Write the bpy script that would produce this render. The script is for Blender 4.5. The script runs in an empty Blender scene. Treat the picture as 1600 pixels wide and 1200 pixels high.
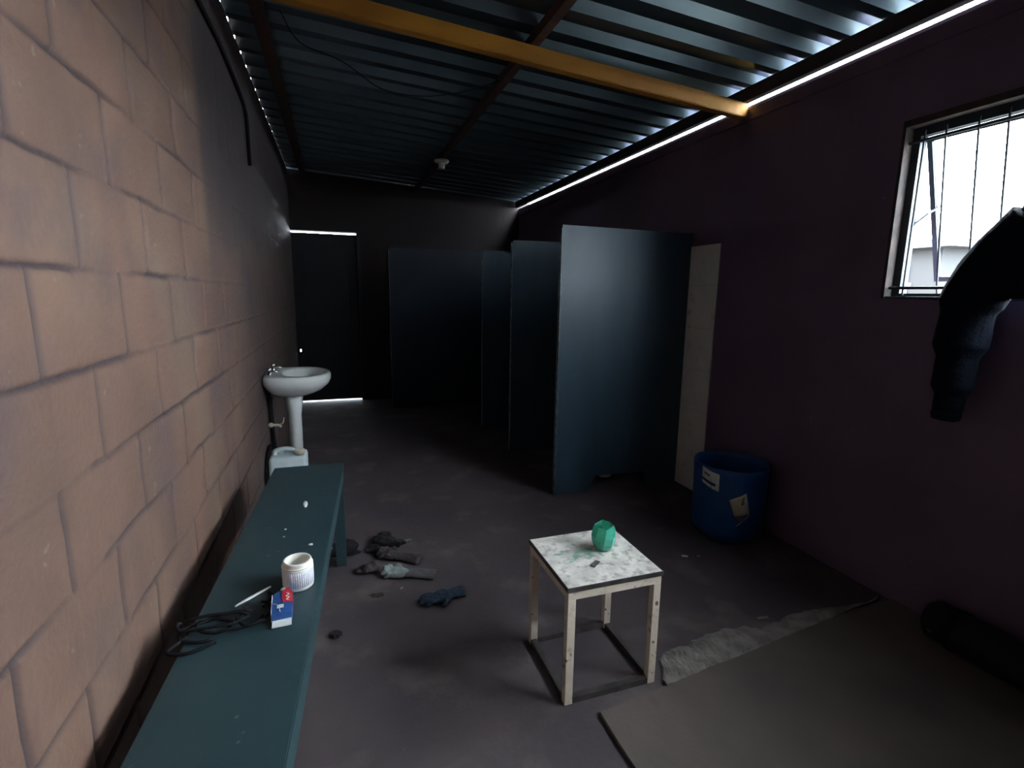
import bpy, bmesh, math, random
from mathutils import Vector, Matrix, noise
random.seed(7)
sc = bpy.context.scene
PI = math.pi

# ------------------------------------------------------------------ camera
F, YAW, PITCH, ROLL = 800.94, .3298, .1747, -.0137
def make_camera():
    cy, sy = math.cos(YAW), math.sin(YAW); cp, sp = math.cos(PITCH), math.sin(PITCH)
    fwd = Vector((sy*cp, cy*cp, -sp)); right = Vector((cy, -sy, 0)); down = fwd.cross(right)
    c, s = math.cos(ROLL), math.sin(ROLL)
    r2 = c*right + s*down; d2 = -s*right + c*down
    m = Matrix((r2, -d2, -fwd)).transposed().to_4x4()
    m.translation = Vector((0, 0, 1.425))
    cd = bpy.data.cameras.new('camera'); cd.sensor_width = 36; cd.sensor_fit = 'HORIZONTAL'
    cd.lens = F/1600*36; cd.clip_start = .05; cd.clip_end = 200
    co = bpy.data.objects.new('camera', cd); sc.collection.objects.link(co)
    co.matrix_world = m; sc.camera = co
make_camera()

# ------------------------------------------------------------------ light
sc.view_settings.view_transform = 'Standard'; sc.view_settings.look = 'None'
sc.view_settings.gamma = 1; sc.view_settings.use_curve_mapping = False
sc.view_settings.exposure = 3.5
w = bpy.data.worlds.new('sky'); sc.world = w; w.use_nodes = True
wn = w.node_tree; bg = wn.nodes['Background']; bg.inputs[0].default_value = (.82, .92, 1.0, 1)
# overcast sky: brightest low over the horizon, greyer overhead
g_ = wn.nodes.new('ShaderNodeTexCoord'); sp_ = wn.nodes.new('ShaderNodeSeparateXYZ'); mr_ = wn.nodes.new('ShaderNodeMapRange')
mr_.interpolation_type = 'SMOOTHSTEP'
mr_.inputs[1].default_value = .50; mr_.inputs[2].default_value = .88; mr_.inputs[3].default_value = 5.0; mr_.inputs[4].default_value = .3
wn.links.new(g_.outputs['Generated'], sp_.inputs[0]); wn.links.new(sp_.outputs['Z'], mr_.inputs[0]); wn.links.new(mr_.outputs[0], bg.inputs[1])
sc.cycles.max_bounces = 8; sc.cycles.diffuse_bounces = 4; sc.cycles.glossy_bounces = 4
sc.cycles.use_denoising = True
sc.cycles.sample_clamp_indirect = 6

# ------------------------------------------------------------------ helpers
C = sc.collection
def mat(name, col, rough=.7, metal=0, var=0, scale=6, col2=None, bump=0, bscale=40, spec=.5, trans=0, thr=(.35, .65), stretch=None, detail=6):
    m = bpy.data.materials.new(name); m.use_nodes = True
    nt = m.node_tree; b = nt.nodes['Principled BSDF']
    b.inputs['Base Color'].default_value = (*col, 1); b.inputs['Roughness'].default_value = rough
    b.inputs['Metallic'].default_value = metal; b.inputs['Specular IOR Level'].default_value = spec
    b.inputs['Transmission Weight'].default_value = trans
    tc = nt.nodes.new('ShaderNodeTexCoord'); src = tc.outputs['Object']
    if stretch:
        mp = nt.nodes.new('ShaderNodeMapping'); mp.inputs['Scale'].default_value = stretch
        nt.links.new(src, mp.inputs[0]); src = mp.outputs[0]
    if col2 is None and var: col2 = tuple(c*(1-var) for c in col)
    if col2:
        n = nt.nodes.new('ShaderNodeTexNoise'); n.inputs['Scale'].default_value = scale; n.inputs['Detail'].default_value = detail
        nt.links.new(src, n.inputs['Vector'])
        r = nt.nodes.new('ShaderNodeMapRange'); r.inputs[1].default_value = thr[0]; r.inputs[2].default_value = thr[1]
        nt.links.new(n.outputs[0], r.inputs[0])
        mx = nt.nodes.new('ShaderNodeMix'); mx.data_type = 'RGBA'
        mx.inputs[6].default_value = (*col, 1); mx.inputs[7].default_value = (*col2, 1)
        nt.links.new(r.outputs[0], mx.inputs[0]); nt.links.new(mx.outputs[2], b.inputs['Base Color'])
    if bump:
        n2 = nt.nodes.new('ShaderNodeTexNoise'); n2.inputs['Scale'].default_value = bscale; n2.inputs['Detail'].default_value = 5
        nt.links.new(tc.outputs['Object'], n2.inputs['Vector'])
        bp = nt.nodes.new('ShaderNodeBump'); bp.inputs['Strength'].default_value = bump; bp.inputs['Distance'].default_value = .01
        nt.links.new(n2.outputs[0], bp.inputs['Height']); nt.links.new(bp.outputs[0], b.inputs['Normal'])
    return m
def over(m, col, scale, lo, hi, amt=1.0, stretch=None):
    """lay a second patchy colour (stains, chips, worn paint) over the material's base colour"""
    nt = m.node_tree; b = nt.nodes['Principled BSDF']; inp = b.inputs['Base Color']
    tc = nt.nodes.new('ShaderNodeTexCoord'); src = tc.outputs['Object']
    if stretch:
        mp = nt.nodes.new('ShaderNodeMapping'); mp.inputs['Scale'].default_value = stretch
        nt.links.new(src, mp.inputs[0]); src = mp.outputs[0]
    n = nt.nodes.new('ShaderNodeTexNoise'); n.inputs['Scale'].default_value = scale; n.inputs['Detail'].default_value = 8
    nt.links.new(src, n.inputs['Vector'])
    r = nt.nodes.new('ShaderNodeMapRange'); r.inputs[1].default_value = lo; r.inputs[2].default_value = hi; r.inputs[4].default_value = amt
    nt.links.new(n.outputs[0], r.inputs[0])
    mx = nt.nodes.new('ShaderNodeMix'); mx.data_type = 'RGBA'
    if inp.is_linked: nt.links.new(inp.links[0].from_socket, mx.inputs[6])
    else: mx.inputs[6].default_value = inp.default_value[:]
    mx.inputs[7].default_value = (*col, 1)
    nt.links.new(r.outputs[0], mx.inputs[0]); nt.links.new(mx.outputs[2], inp)
    return m

def obj(name, bm, m, parent=None, smooth=False, kind=None, loc=None):
    me = bpy.data.meshes.new(name)
    if isinstance(bm, bmesh.types.BMesh):
        bmesh.ops.recalc_face_normals(bm, faces=bm.faces); bm.to_mesh(me); bm.free()
    else:
        me.from_pydata(bm[0], [], bm[1])
    if smooth:
        for p in me.polygons: p.use_smooth = True
    for mm in (m if isinstance(m, (list, tuple)) else [m]): me.materials.append(mm)
    o = bpy.data.objects.new(name, me); C.objects.link(o)
    if parent: o.parent = parent
    if kind: o['kind'] = kind
    if loc: o.location = loc
    return o
def thing(name, label, cat, loc=(0, 0, 0), rz=0, group=None):
    o = bpy.data.objects.new(name, None); C.objects.link(o); o.empty_display_size = .05
    o.location = loc; o.rotation_euler = (0, 0, rz)
    return tag(o, label, cat, group)
def tag(o, label, cat, group=None):
    o['label'] = label; o['category'] = cat
    if group: o['group'] = group
    return o
def B(bm, x0, x1, y0, y1, z0, z1, bev=0, mi=0, M=None):
    vs = [bm.verts.new((x, y, z)) for x in (x0, x1) for y in (y0, y1) for z in (z0, z1)]
    fs = []
    for f in ((0,1,3,2),(4,6,7,5),(0,4,5,1),(2,3,7,6),(0,2,6,4),(1,5,7,3)):
        q = bm.faces.new([vs[i] for i in f]); q.material_index = mi; fs.append(q)
    if M: bmesh.ops.transform(bm, matrix=M, verts=vs)
    if bev:
        es = list({e for q in fs for e in q.edges})
        bmesh.ops.bevel(bm, geom=es, offset=bev, segments=2, affect='EDGES', profile=.6)
    return bm
def nb(): return bmesh.new()
def tube(bm, pts, r, n=10, cap=True, flat=1.0, mi=0):
    """swept tube, r a number or a list; flat squashes the section's z"""
    pts = [Vector(p) for p in pts]; rs = r if isinstance(r, (list, tuple)) else [r]*len(pts)
    rings = []; u = None
    for i, p in enumerate(pts):
        t = (pts[min(i+1, len(pts)-1)]-pts[max(i-1, 0)]).normalized()
        if u is None:
            u = Vector((0, 0, 1)) if abs(t.z) < .9 else Vector((1, 0, 0))
        u = (u - t*u.dot(t)).normalized(); v = t.cross(u)
        ring = []
        for k in range(n):
            a = 2*PI*k/n; d = u*math.sin(a)*rs[i]*flat + v*math.cos(a)*rs[i]
            ring.append(bm.verts.new(p+d))
        rings.append(ring)
    for a, b in zip(rings, rings[1:]):
        for k in range(n):
            f = bm.faces.new((a[k], a[(k+1) % n], b[(k+1) % n], b[k])); f.material_index = mi
    if cap:
        bm.faces.new(rings[0][::-1]).material_index = mi; bm.faces.new(rings[-1]).material_index = mi
    return bm
def lathe(bm, prof, n=32, c=(0, 0), sx=1, sy=1, cap0=True, cap1=False):
    rings = []
    for r, z in prof:
        rings.append([bm.verts.new((c[0]+r*sx*math.cos(2*PI*k/n), c[1]+r*sy*math.sin(2*PI*k/n), z)) for k in range(n)])
    for a, b in zip(rings, rings[1:]):
        for k in range(n): bm.faces.new((a[k], a[(k+1) % n], b[(k+1) % n], b[k]))
    if cap0: bm.faces.new(rings[0][::-1])
    if cap1: bm.faces.new(rings[-1])
    return bm
def smoothpts(pts, n=6):
    """Catmull-Rom through points"""
    P = [Vector(p) for p in pts]; P = [P[0]*2-P[1]]+P+[P[-1]*2-P[-2]]; out = []
    for i in range(1, len(P)-2):
        for k in range(n):
            t = k/n; a, b, c, d = P[i-1:i+3]
            out.append(.5*((2*b)+(c-a)*t+(2*a-5*b+4*c-d)*t*t+(3*b-a-3*c+d)*t**3))
    out.append(P[-2]); return out
def ellipsoid(bm, c, r, M=None, seg=16):
    res = bmesh.ops.create_uvsphere(bm, u_segments=seg, v_segments=seg//2+2, radius=1)
    m = Matrix.Translation(c) @ (M or Matrix()) @ Matrix.Diagonal((*r, 1))
    bmesh.ops.transform(bm, matrix=m, verts=res['verts'])
def remesh(o, vs, disp=0, dscale=.1, sm=True):
    m = o.modifiers.new('fuse', 'REMESH'); m.mode = 'VOXEL'; m.voxel_size = vs; m.use_smooth_shade = True
    if disp:
        t = bpy.data.textures.new('folds', 'CLOUDS'); t.noise_scale = dscale; t.noise_depth = 3
        d = o.modifiers.new('folds', 'DISPLACE'); d.texture = t; d.strength = disp; d.mid_level = .5; d.texture_coords = 'LOCAL'
    if sm:
        s = o.modifiers.new('soft', 'SMOOTH'); s.iterations = 2; s.factor = .5
def R(a): return math.radians(a)

# ------------------------------------------------------------------ materials
XL, XR, YB, YF = -.486, 2.46, 6.99, -1.6
M_left = mat('painted_block', (0.1851, 0.1028, 0.07315), .75, col2=(0.1331, 0.0776, 0.0589), scale=2.2, bump=.25, bscale=60)
over(M_left, (0.1918, 0.151, 0.1102), 1.7, .52, .72, .55)
over(M_left, (0.08976, 0.0612, 0.06528), 3.1, .50, .70, .7)
over(M_left, (0.2244, 0.1918, 0.1632), 26, .70, .76, .6)
def groove_colour(m):
    nt = m.node_tree; b = nt.nodes['Principled BSDF']; inp = b.inputs['Base Color']
    at = nt.nodes.new('ShaderNodeAttribute'); at.attribute_name = 'groove'
    mx = nt.nodes.new('ShaderNodeMix'); mx.data_type = 'RGBA'
    nt.links.new(inp.links[0].from_socket, mx.inputs[6]); mx.inputs[7].default_value = (.055, .036, .038, 1)
    nt.links.new(at.outputs['Fac'], mx.inputs[0]); nt.links.new(mx.outputs[2], inp)
def skim_falloff_tint(m):  # darker plaster skim, plus light falloff painted into the far wall colour
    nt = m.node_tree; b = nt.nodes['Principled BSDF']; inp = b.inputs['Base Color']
    at = nt.nodes.new('ShaderNodeAttribute'); at.attribute_name = 'skim_falloff'
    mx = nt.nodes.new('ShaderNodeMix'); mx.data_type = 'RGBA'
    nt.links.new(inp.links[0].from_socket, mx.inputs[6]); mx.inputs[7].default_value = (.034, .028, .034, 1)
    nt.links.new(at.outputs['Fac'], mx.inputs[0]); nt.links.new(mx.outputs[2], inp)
groove_colour(M_left); skim_falloff_tint(M_left)
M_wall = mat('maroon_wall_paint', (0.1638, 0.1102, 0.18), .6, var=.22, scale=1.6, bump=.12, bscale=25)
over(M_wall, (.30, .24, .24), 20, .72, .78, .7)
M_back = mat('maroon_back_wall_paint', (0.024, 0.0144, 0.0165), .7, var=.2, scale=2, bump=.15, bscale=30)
M_floor = mat('worn_concrete', (0.1187, 0.09114, 0.095), .7, col2=(0.076, 0.06231, 0.071), scale=1.8, bump=.18, bscale=30)
over(M_floor, (.25, .21, .19), 3.3, .55, .72, .5)
over(M_floor, (.08, .065, .07), 2.3, .60, .70, .6)
over(M_floor, (.32, .29, .27), 60, .72, .76, .5)
M_slab = mat('slab_concrete', (.17, .135, .12), .8, col2=(.12, .10, .092), scale=2.5, bump=.12, bscale=40)
over(M_slab, (.11, .09, .09), 4.1, .64, .74, .5)
M_rubble = mat('broken_cement', (.34, .31, .28), .9, col2=(.20, .18, .17), scale=14, bump=.8, bscale=50)
M_zinc = mat('galvanised_sheet', (0.1454, 0.2039, 0.2373), .36, .85, col2=(0.09152, 0.138, 0.1685), scale=5, bump=.06, bscale=12, stretch=(.25, 1, 1))
M_rust = mat('rusty_steel', (0.12, 0.06, 0.044), .7, .25, col2=(0.064, 0.04, 0.036), scale=14, bump=.2)
M_dark = mat('dark_wood', (.06, .045, .045), .8, var=.4, scale=8)
M_yellow = mat('yellow_primed_timber', (0.5456, 0.2587, 0.0288), .6, col2=(0.3696, 0.1646, 0.0216), scale=7, bump=.15, stretch=(.3, 1, 1))
over(M_yellow, (.12, .07, .04), 22, .68, .76, .8)
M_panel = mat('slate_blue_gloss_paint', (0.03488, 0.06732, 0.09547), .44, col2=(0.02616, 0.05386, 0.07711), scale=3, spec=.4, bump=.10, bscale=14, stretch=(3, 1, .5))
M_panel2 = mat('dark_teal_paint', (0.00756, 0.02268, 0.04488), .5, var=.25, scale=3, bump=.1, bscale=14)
M_chip = mat('chipped_edge', (.20, .24, .26), .6, col2=(.05, .08, .10), scale=25)
M_tile = mat('white_wall_tile', (.80, .82, .76), .45, col2=(.70, .72, .67), scale=5)
over(M_tile, (.36, .36, .34), 9, .60, .75, .7)
M_grout = mat('grey_grout', (.42, .42, .40), .9)
M_door = mat('navy_door_paint', (0.0066, 0.0096, 0.018), .5, var=.3, scale=3)
M_winf = mat('weathered_window_steel', (.035, .05, .06), .6, .2, col2=(.02, .03, .036), scale=12, bump=.1)
M_reveal = mat('peeling_frame_paint', (.07, .048, .04), .8, col2=(.03, .024, .024), scale=14, bump=.3)
M_bench = mat('green_bench_paint', (0.02856, 0.0624, 0.0704), .42, col2=(0.02312, 0.0528, 0.0616), scale=4, bump=.05)
over(M_bench, (.16, .21, .20), 30, .70, .74, .6)
M_benchedge = mat('worn_bench_edge', (.09, .15, .145), .5, col2=(.05, .09, .09), scale=20)
M_cream = mat('chipped_cream_paint', (.84, .74, .60), .55, col2=(.74, .64, .52), scale=12, bump=.1)
over(M_cream, (.10, .065, .05), 38, .64, .67, .95)
over(M_cream, (.30, .24, .19), 16, .60, .72, .6)
M_top = mat('paint_spattered_board', (.84, .80, .73), .7, col2=(.60, .56, .51), scale=16, bump=.3)
over(M_top, (.26, .23, .21), 34, .50, .68, .7)
M_steel = mat('dark_worn_steel', (.14, .125, .12), .5, .5, col2=(.08, .07, .07), scale=20, bump=.2)
M_china = mat('white_porcelain', (.70, .72, .70), .18, col2=(.60, .62, .60), scale=4)
M_chrome = mat('chrome', (.75, .76, .78), .2, 1)
M_can = mat('milky_plastic', (0.6875, 0.7875, 0.8), .4, col2=(0.575, 0.675, 0.7), scale=5)
M_cap = mat('cream_cap', (.62, .56, .46), .5)
M_blackp = mat('black_plastic', (.009, .009, .012), .8, spec=.2)
M_blue = mat('blue_drum_plastic', (0.005, 0.069, 0.23), .42, col2=(0.004, 0.05175, 0.184), scale=4)
M_paper = mat('white_label_paper', (.66, .68, .62), .7, col2=(.5, .52, .48), scale=12)
M_print = mat('label_print', (.12, .13, .15), .7)
M_haz = mat('cream_hazard_label', (.62, .54, .28), .7, col2=(.55, .55, .45), scale=14)
M_cup = mat('turquoise_plastic', (0.128, 0.74, 0.532), .22, col2=(0.272, 0.86, 0.665), scale=14, trans=.55)
M_paint = mat('dried_turquoise_paint', (.20, .40, .32), .6, col2=(.62, .63, .56), scale=22, thr=(.42, .55))
M_tub = mat('white_tub_plastic', (.86, .85, .78), .4)
M_tublabel = mat('pale_tub_label', (.70, .72, .78), .5)
M_tubin = mat('tub_residue', (.30, .26, .22), .7, var=.4, scale=20)
M_boxblue = mat('blue_carton', (.02, .075, .26), .35, col2=(.03, .12, .36), scale=20)
M_boxred = mat('red_carton', (.60, .03, .05), .35)
M_boxwhite = mat('white_carton', (.78, .80, .80), .45)
M_white = mat('white_plastic', (.80, .82, .82), .35)
M_rag = mat('dirty_black_cloth', (0.01925, 0.0165, 0.01925), .95, var=.5, scale=25, bump=.5)
M_brownglove = mat('brown_leather_glove', (0.07, 0.0525, 0.0504), .85, col2=(0.0385, 0.0315, 0.0315), scale=22, bump=.4)
M_paleglove = mat('pale_green_rubber', (.30, .38, .36), .6, col2=(.14, .13, .13), scale=11, bump=.3)
M_navyglove = mat('navy_knit', (0.021, 0.0375, 0.06375), .95, col2=(0.0375, 0.06, 0.09), scale=60, bump=.6, bscale=150)
M_jacket = mat('navy_jacket_cloth', (0.006, 0.011, 0.0225), .9, var=.3, scale=12, spec=.15, bump=.3, bscale=90)
M_roll = mat('black_rubber_roll', (0.0036, 0.0042, 0.0072), .75, var=.3, scale=10)
M_leaf = mat('dry_brown_leaf', (.08, .055, .045), .8, var=.4, scale=40)
M_sand = mat('pale_ground', (.26, .23, .19), .9, var=.3, scale=1)
M_brickout = mat('outside_wall_paint', (0.0084, 0.00816, 0.00864), .8, var=.2, scale=2)
M_roofout = mat('outside_roof_sheet', (0.049, 0.05194, 0.05684), .5, .3, var=.2)

# ------------------------------------------------------------------ setting
def roof_z(x): return 2.667+.066*(XR-x)
bm = nb(); B(bm, XL-.2, XR+.2, YF-.2, YB+.2, -.12, 0)
obj('floor', bm, M_floor, kind='structure')

def left_wall():
    # one structured grid: course and block joints are pressed into the surface
    y0 = 1.0962; L0 = 1.4615
    lines_z = [L0+.2*k for k in range(-7, 8)]
    zs = set()
    for z in lines_z:
        for d in (-.016, -.009, -.003, .003, .009, .016): zs.add(round(z+d, 4))
        for d in (.045, .08, .12, .155): zs.add(round(z+d, 4))
    zs = sorted(z for z in zs if 0 < z < 2.85); zs = [0.0]+zs+[2.858]
    ys = []
    k = -14
    while True:
        y = y0+.2*k
        if y > YB: break
        for d in (-.014, -.008, -.003, .003, .008, .014): ys.append(y+d)
        for d in (.045, .08, .12, .155): ys.append(y+d)
        k += 1
    ys = sorted(y for y in ys if YF < y < YB); ys = [YF]+ys+[YB]
    def sm(a, b, x):
        t = max(0, min(1, (x-a)/(b-a))); return t*t*(3-2*t)
    V = []; G = []; S = []
    for z in zs:
        for y in ys:
            course = math.floor((z-L0)/.2); idx = course % 2   # course -1 (just below L0) has joints at y0+.4k
            fade = 1-.85*sm(2.30, 2.44, y-.10*(z-1.4))*sm(1.30, 1.5, z) - .55*sm(2.7, 3.2, y)*(1-sm(1.30, 1.5, z))
            if z > 2.70: fade = 0
            # course joint
            dz = (z-L0)-.2*round((z-L0)/.2)
            gh = max(0, 1-(abs(dz)/.0095)**2)
            seg = noise.noise(Vector((y*3.1, round((z-L0)/.2)*7.7, 3)))
            gh *= max(.15, min(1, .62+seg*1.5+.5*noise.noise(Vector((y*22, z*3, 6)))))
            # block joint
            off = 0 if course % 2 else .2
            q = (y-y0-off)/.4; dy = (q-round(q))*.4
            gv = max(0, 1-(abs(dy)/.0105)**2)
            h = noise.noise(Vector((round(q)*5.3, course*3.7, 9)))
            gv *= max(.35, min(1, .95+h*1.1+.4*noise.noise(Vector((y*3, z*20, 2)))))
            g = max(gh, gv)*fade
            n1 = noise.noise(Vector((y*5, z*5, 0)))*.0022 + noise.noise(Vector((y*17, z*17, 4)))*.0010
            bulge = .0018*noise.noise(Vector((round(q)*1.7, course*2.3, 21)))
            lip = .0025*max(0, noise.noise(Vector((y*9, z*30, 7))))*math.exp(-(dz/.02)**2)*fade
            wob = noise.noise(Vector((y*4.0, course*0+1, 0)))*.006 + noise.noise(Vector((y*14, 5, round((z-L0)/.2))))*.004+noise.noise(Vector((y*37, 5, 0)))*.0015
            woby = noise.noise(Vector((round(q)*2.1, z*9, 5)))*.005
            ze = z if z in (zs[0], zs[-1]) else z+wob
            ye = y if y in (ys[0], ys[-1]) else y+woby
            V.append((XL - .009*g + n1 + bulge + lip, ye, ze)); G.append(min(1, g*1.1))
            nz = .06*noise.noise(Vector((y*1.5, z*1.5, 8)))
            S.append(.85*sm(2.36, 2.52, y+nz*.6-.06*(z-1.4))*sm(1.15, 2.0, z+nz)+.6*sm(2.6, 3.6, y+nz)*(1-sm(1.25, 1.75, z+nz)))  # skim edge; the fades with height and depth paint in light falloff
    ny = len(ys); Fc = []
    for i in range(len(zs)-1):
        for j in range(ny-1):
            a = i*ny+j; Fc.append((a, a+1, a+ny+1, a+ny))
    # outer box faces
    nv = len(V)
    xo = XL-.15; top = zs[-1]
    V += [(XL, YF, 0), (XL, YB, 0), (XL, YB, top), (XL, YF, top), (xo, YF, 0), (xo, YB, 0), (xo, YB, top), (xo, YF, top)]; G += [0]*8; S += [0]*8
    q = nv
    Fc += [(q+4, q+7, q+6, q+5), (q+3, q+2, q+6, q+7), (q, q+3, q+7, q+4), (q+1, q+5, q+6, q+2), (q, q+4, q+5, q+1)]
    nv = len(V)   # unseen block added on the wall top to cut daylight under the roof
    V += [(x, y, z) for x in (XL-.15, XL-.024) for y in (YF, YB) for z in (top-.002, 2.925)]; G += [0]*8; S += [0]*8
    for f in ((0,1,3,2),(4,6,7,5),(0,4,5,1),(2,3,7,6),(0,2,6,4),(1,5,7,3)): Fc.append(tuple(nv+i for i in f))
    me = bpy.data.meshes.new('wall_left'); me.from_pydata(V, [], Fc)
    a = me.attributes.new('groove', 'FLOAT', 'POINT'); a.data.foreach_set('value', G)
    a = me.attributes.new('skim_falloff', 'FLOAT', 'POINT'); a.data.foreach_set('value', S)
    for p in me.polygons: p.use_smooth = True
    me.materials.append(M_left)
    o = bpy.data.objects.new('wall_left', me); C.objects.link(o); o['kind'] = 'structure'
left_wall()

# right wall with the window opening
WY0, WY1, WZ0, WZ1 = -.42, 1.775, 1.43, 2.185
RT = 2.579
bm = nb(); T = .16
for a in ((YF, WY0, 0, RT), (WY1, YB, 0, RT), (WY0, WY1, 0, WZ0), (WY0, WY1, WZ1, RT)):
    B(bm, XR, XR+T, *a)
bmesh.ops.remove_doubles(bm, verts=bm.verts, dist=.0001)
obj('wall_right', bm, M_wall, kind='structure')
# skim ledge under the wall top
bm = nb(); B(bm, XR-.012, XR, YF+.02, YB-.02, 2.49, 2.56, .004)
obj('trim_1', bm, M_wall, kind='structure')
# back wall with the door opening, set under the roof
DX0, DX1, DZ = -.478, .285, 2.155
bm = nb()
def bwtop(x): return roof_z(x)-.003
def prism(bm, pts, y0, y1):
    a = [bm.verts.new((x, y0, z)) for x, z in pts]; b = [bm.verts.new((x, y1, z)) for x, z in pts]
    n = len(pts)
    bm.faces.new(a); bm.faces.new(b[::-1])
    for k in range(n): bm.faces.new((a[k], a[(k+1) % n], b[(k+1) % n], b[k]))
prism(bm, [(DX1, 0), (XR+T, 0), (XR+T, bwtop(XR+T)), (DX1, bwtop(DX1))], YB, YB+.16)
prism(bm, [(XL-.15, DZ), (DX1, DZ), (DX1, bwtop(DX1)), (XL-.15, bwtop(XL-.15))], YB, YB+.16)
prism(bm, [(XL-.15, 0), (XL, 0), (XL, DZ), (XL-.15, DZ)], YB, YB+.16)
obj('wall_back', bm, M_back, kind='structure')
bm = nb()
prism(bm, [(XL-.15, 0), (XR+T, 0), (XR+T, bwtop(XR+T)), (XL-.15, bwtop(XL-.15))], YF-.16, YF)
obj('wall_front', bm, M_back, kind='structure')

# corrugated roof sheets
def roof():
    P = .21; off = 1.825-P*20
    prof = [(0, .046), (.095, .046), (.125, 0), (.180, 0)]   # rib top, then pan, over one pitch
    ys = []
    for k in range(52):
        for a, h in prof:
            y = off+P*k+a-.10
            if YF-.2 < y < YB+.22: ys.append((y, h))
    V = []; Fc = []; xs = [XL-.012+i*(XR+.045-XL+.012)/24 for i in range(25)]
    th = .0012
    for layer in (0, th):
        for x in xs:
            for y, h in ys:
                s = .0012*noise.noise(Vector((x*2, y*9, 0)))
                V.append((x, y, roof_z(x)+h+layer+s))
    n = len(ys); m = len(xs)*n
    for i in range(len(xs)-1):
        for j in range(n-1):
            a = i*n+j; Fc.append((a, a+1, a+n+1, a+n)); Fc.append((m+a, m+a+n, m+a+n+1, m+a+1))
    for i in range(len(xs)-1):
        for j in (0, n-1):
            a = i*n+j; Fc.append((a, a+n, m+a+n, m+a))
    for j in range(n-1):
        for i in (0, len(xs)-1):
            a = i*n+j; Fc.append((a, m+a, m+a+1, a+1))
    obj('ceiling', (V, Fc), M_zinc, kind='structure')
roof()

# purlins and beam
def lin(name, x0, x1, z0, z1, y0, y1, m, label, cat, bev=.003):
    bm = nb(); B(bm, x0, x1, y0, y1, z0, z1, bev)
    return tag(obj(name, bm, m), label, cat)
lin('roof_purlin', 1.02, 1.07, 2.704, 2.756, YF+.02, YB-.01, M_rust, 'rust brown steel purlin running down the middle of the roof, white bulb holder under it', 'roof purlin')
lin('roof_purlin', -.345, -.275, 2.806, 2.845, YF+.02, YB-.01, M_rust, 'dark rust brown purlin under the roof beside the left block wall', 'roof purlin')
lin('roof_purlin', 2.400, 2.445, 2.589, 2.667, YF+.02, YB-.01, M_dark, 'dark purlin along the top of the right wall, above the bright slit of daylight', 'roof purlin')
bm = nb()
x0, x1 = -.47, 2.447
vs = []
for x in (x0, x1):
    zb = 2.508+.077*(2.45-x)
    for y in (2.745, 2.805):
        for z in (zb, zb+.083): vs.append(bm.verts.new((x, y, z)))
for f in ((0,1,3,2),(4,6,7,5),(0,4,5,1),(2,3,7,6),(0,2,6,4),(1,5,7,3)): bm.faces.new([vs[i] for i in f])
bmesh.ops.bevel(bm, geom=list(bm.edges), offset=.004, segments=2, affect='EDGES')
tag(obj('roof_beam', bm, M_yellow), 'orange yellow painted timber beam crossing the room under the iron roof', 'roof beam')

# bulb holder
t = thing('bulb_holder', 'small white bulb holder without a bulb, fixed under the middle purlin', 'light fitting', (1.045, 5.28, 2.704))
bm = nb(); lathe(bm, [(.072, 0), (.075, -.012), (.062, -.024), (.03, -.03)], 24, cap0=True, cap1=True); obj('base', bm, M_china, t, True)
bm = nb(); lathe(bm, [(.028, -.028), (.032, -.045), (.028, -.075), (.020, -.078)], 20, cap0=False, cap1=True); obj('socket', bm, M_china, t, True)

# cable on the left wall, loose wire under the roof
bm = nb(); tube(bm, smoothpts([(XL+.010, 1.7, 2.60), (XL+.010, 2.6, 2.585), (XL+.012, 3.04, 2.59), (XL+.012, 3.5, 2.555), (XL+.012, 3.70, 2.525), (XL+.012, 3.78, 2.45), (XL+.010, 3.79, 2.20)], 6), .011, 8)
tag(obj('wall_cable', bm, M_blackp, smooth=True), 'black cable running along the top of the block wall and turning down', 'cable')
bm = nb(); tube(bm, smoothpts([(-.20, 3.05, 2.79), (-.12, 3.25, 2.74), (.10, 3.45, 2.755), (.35, 3.75, 2.74), (.62, 3.72, 2.72), (.85, 3.55, 2.72), (1.02, 3.30, 2.72)], 6), .0032, 6)
tag(obj('loose_wire', bm, M_blackp, smooth=True), 'thin black wire sagging under the roof sheets behind the yellow beam', 'wire')

# ------------------------------------------------------------------ window
win = bpy.data.objects.new('window_1', None); C.objects.link(win); win['kind'] = 'structure'
win.location = (XR, 0, 0)
def wobj(name, bm, m): return obj(name, bm, m, win)
bm = nb()    # steel frame, set towards the inside
fx0, fx1 = .046, .086; ft = .045
B(bm, fx0, fx1, WY1-ft, WY1-.001, WZ0, WZ1); B(bm, fx0, fx1, WY0, WY0+ft, WZ0, WZ1)
B(bm, fx0, fx1, WY0+ft, WY1-ft, WZ1-ft, WZ1); B(bm, fx0, fx1, WY0+ft, WY1-ft, WZ0, WZ0+.02)
wobj('frame', bm, M_winf)
for ym in (1.285, .865, .445, .02):
    bm = nb(); B(bm, fx0, fx1, ym, ym+.027, WZ0+.02, WZ1-ft); wobj('mullion', bm, M_winf)
bm = nb()    # painted inner surround with peeling paint
B(bm, -.006, .045, WY1-.012, WY1+.004, WZ0-.004, WZ1, .003)
B(bm, -.006, .045, WY0, WY1+.004, WZ1-.006, WZ1+.024, .003)
wobj('surround', bm, M_reveal)
bm = nb(); B(bm, -.004, .045, WY0, WY1-.013, WZ0-.006, WZ0+.006, .002); wobj('sill', bm, M_winf)
bm = nb()    # burglar bars
for z in (WZ0+.045, WZ1-.07): tube(bm, [(.025, WY0+.01, z), (.025, WY1-.008, z)], .007, 8)
wobj('bar_rail', bm, M_winf)
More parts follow.
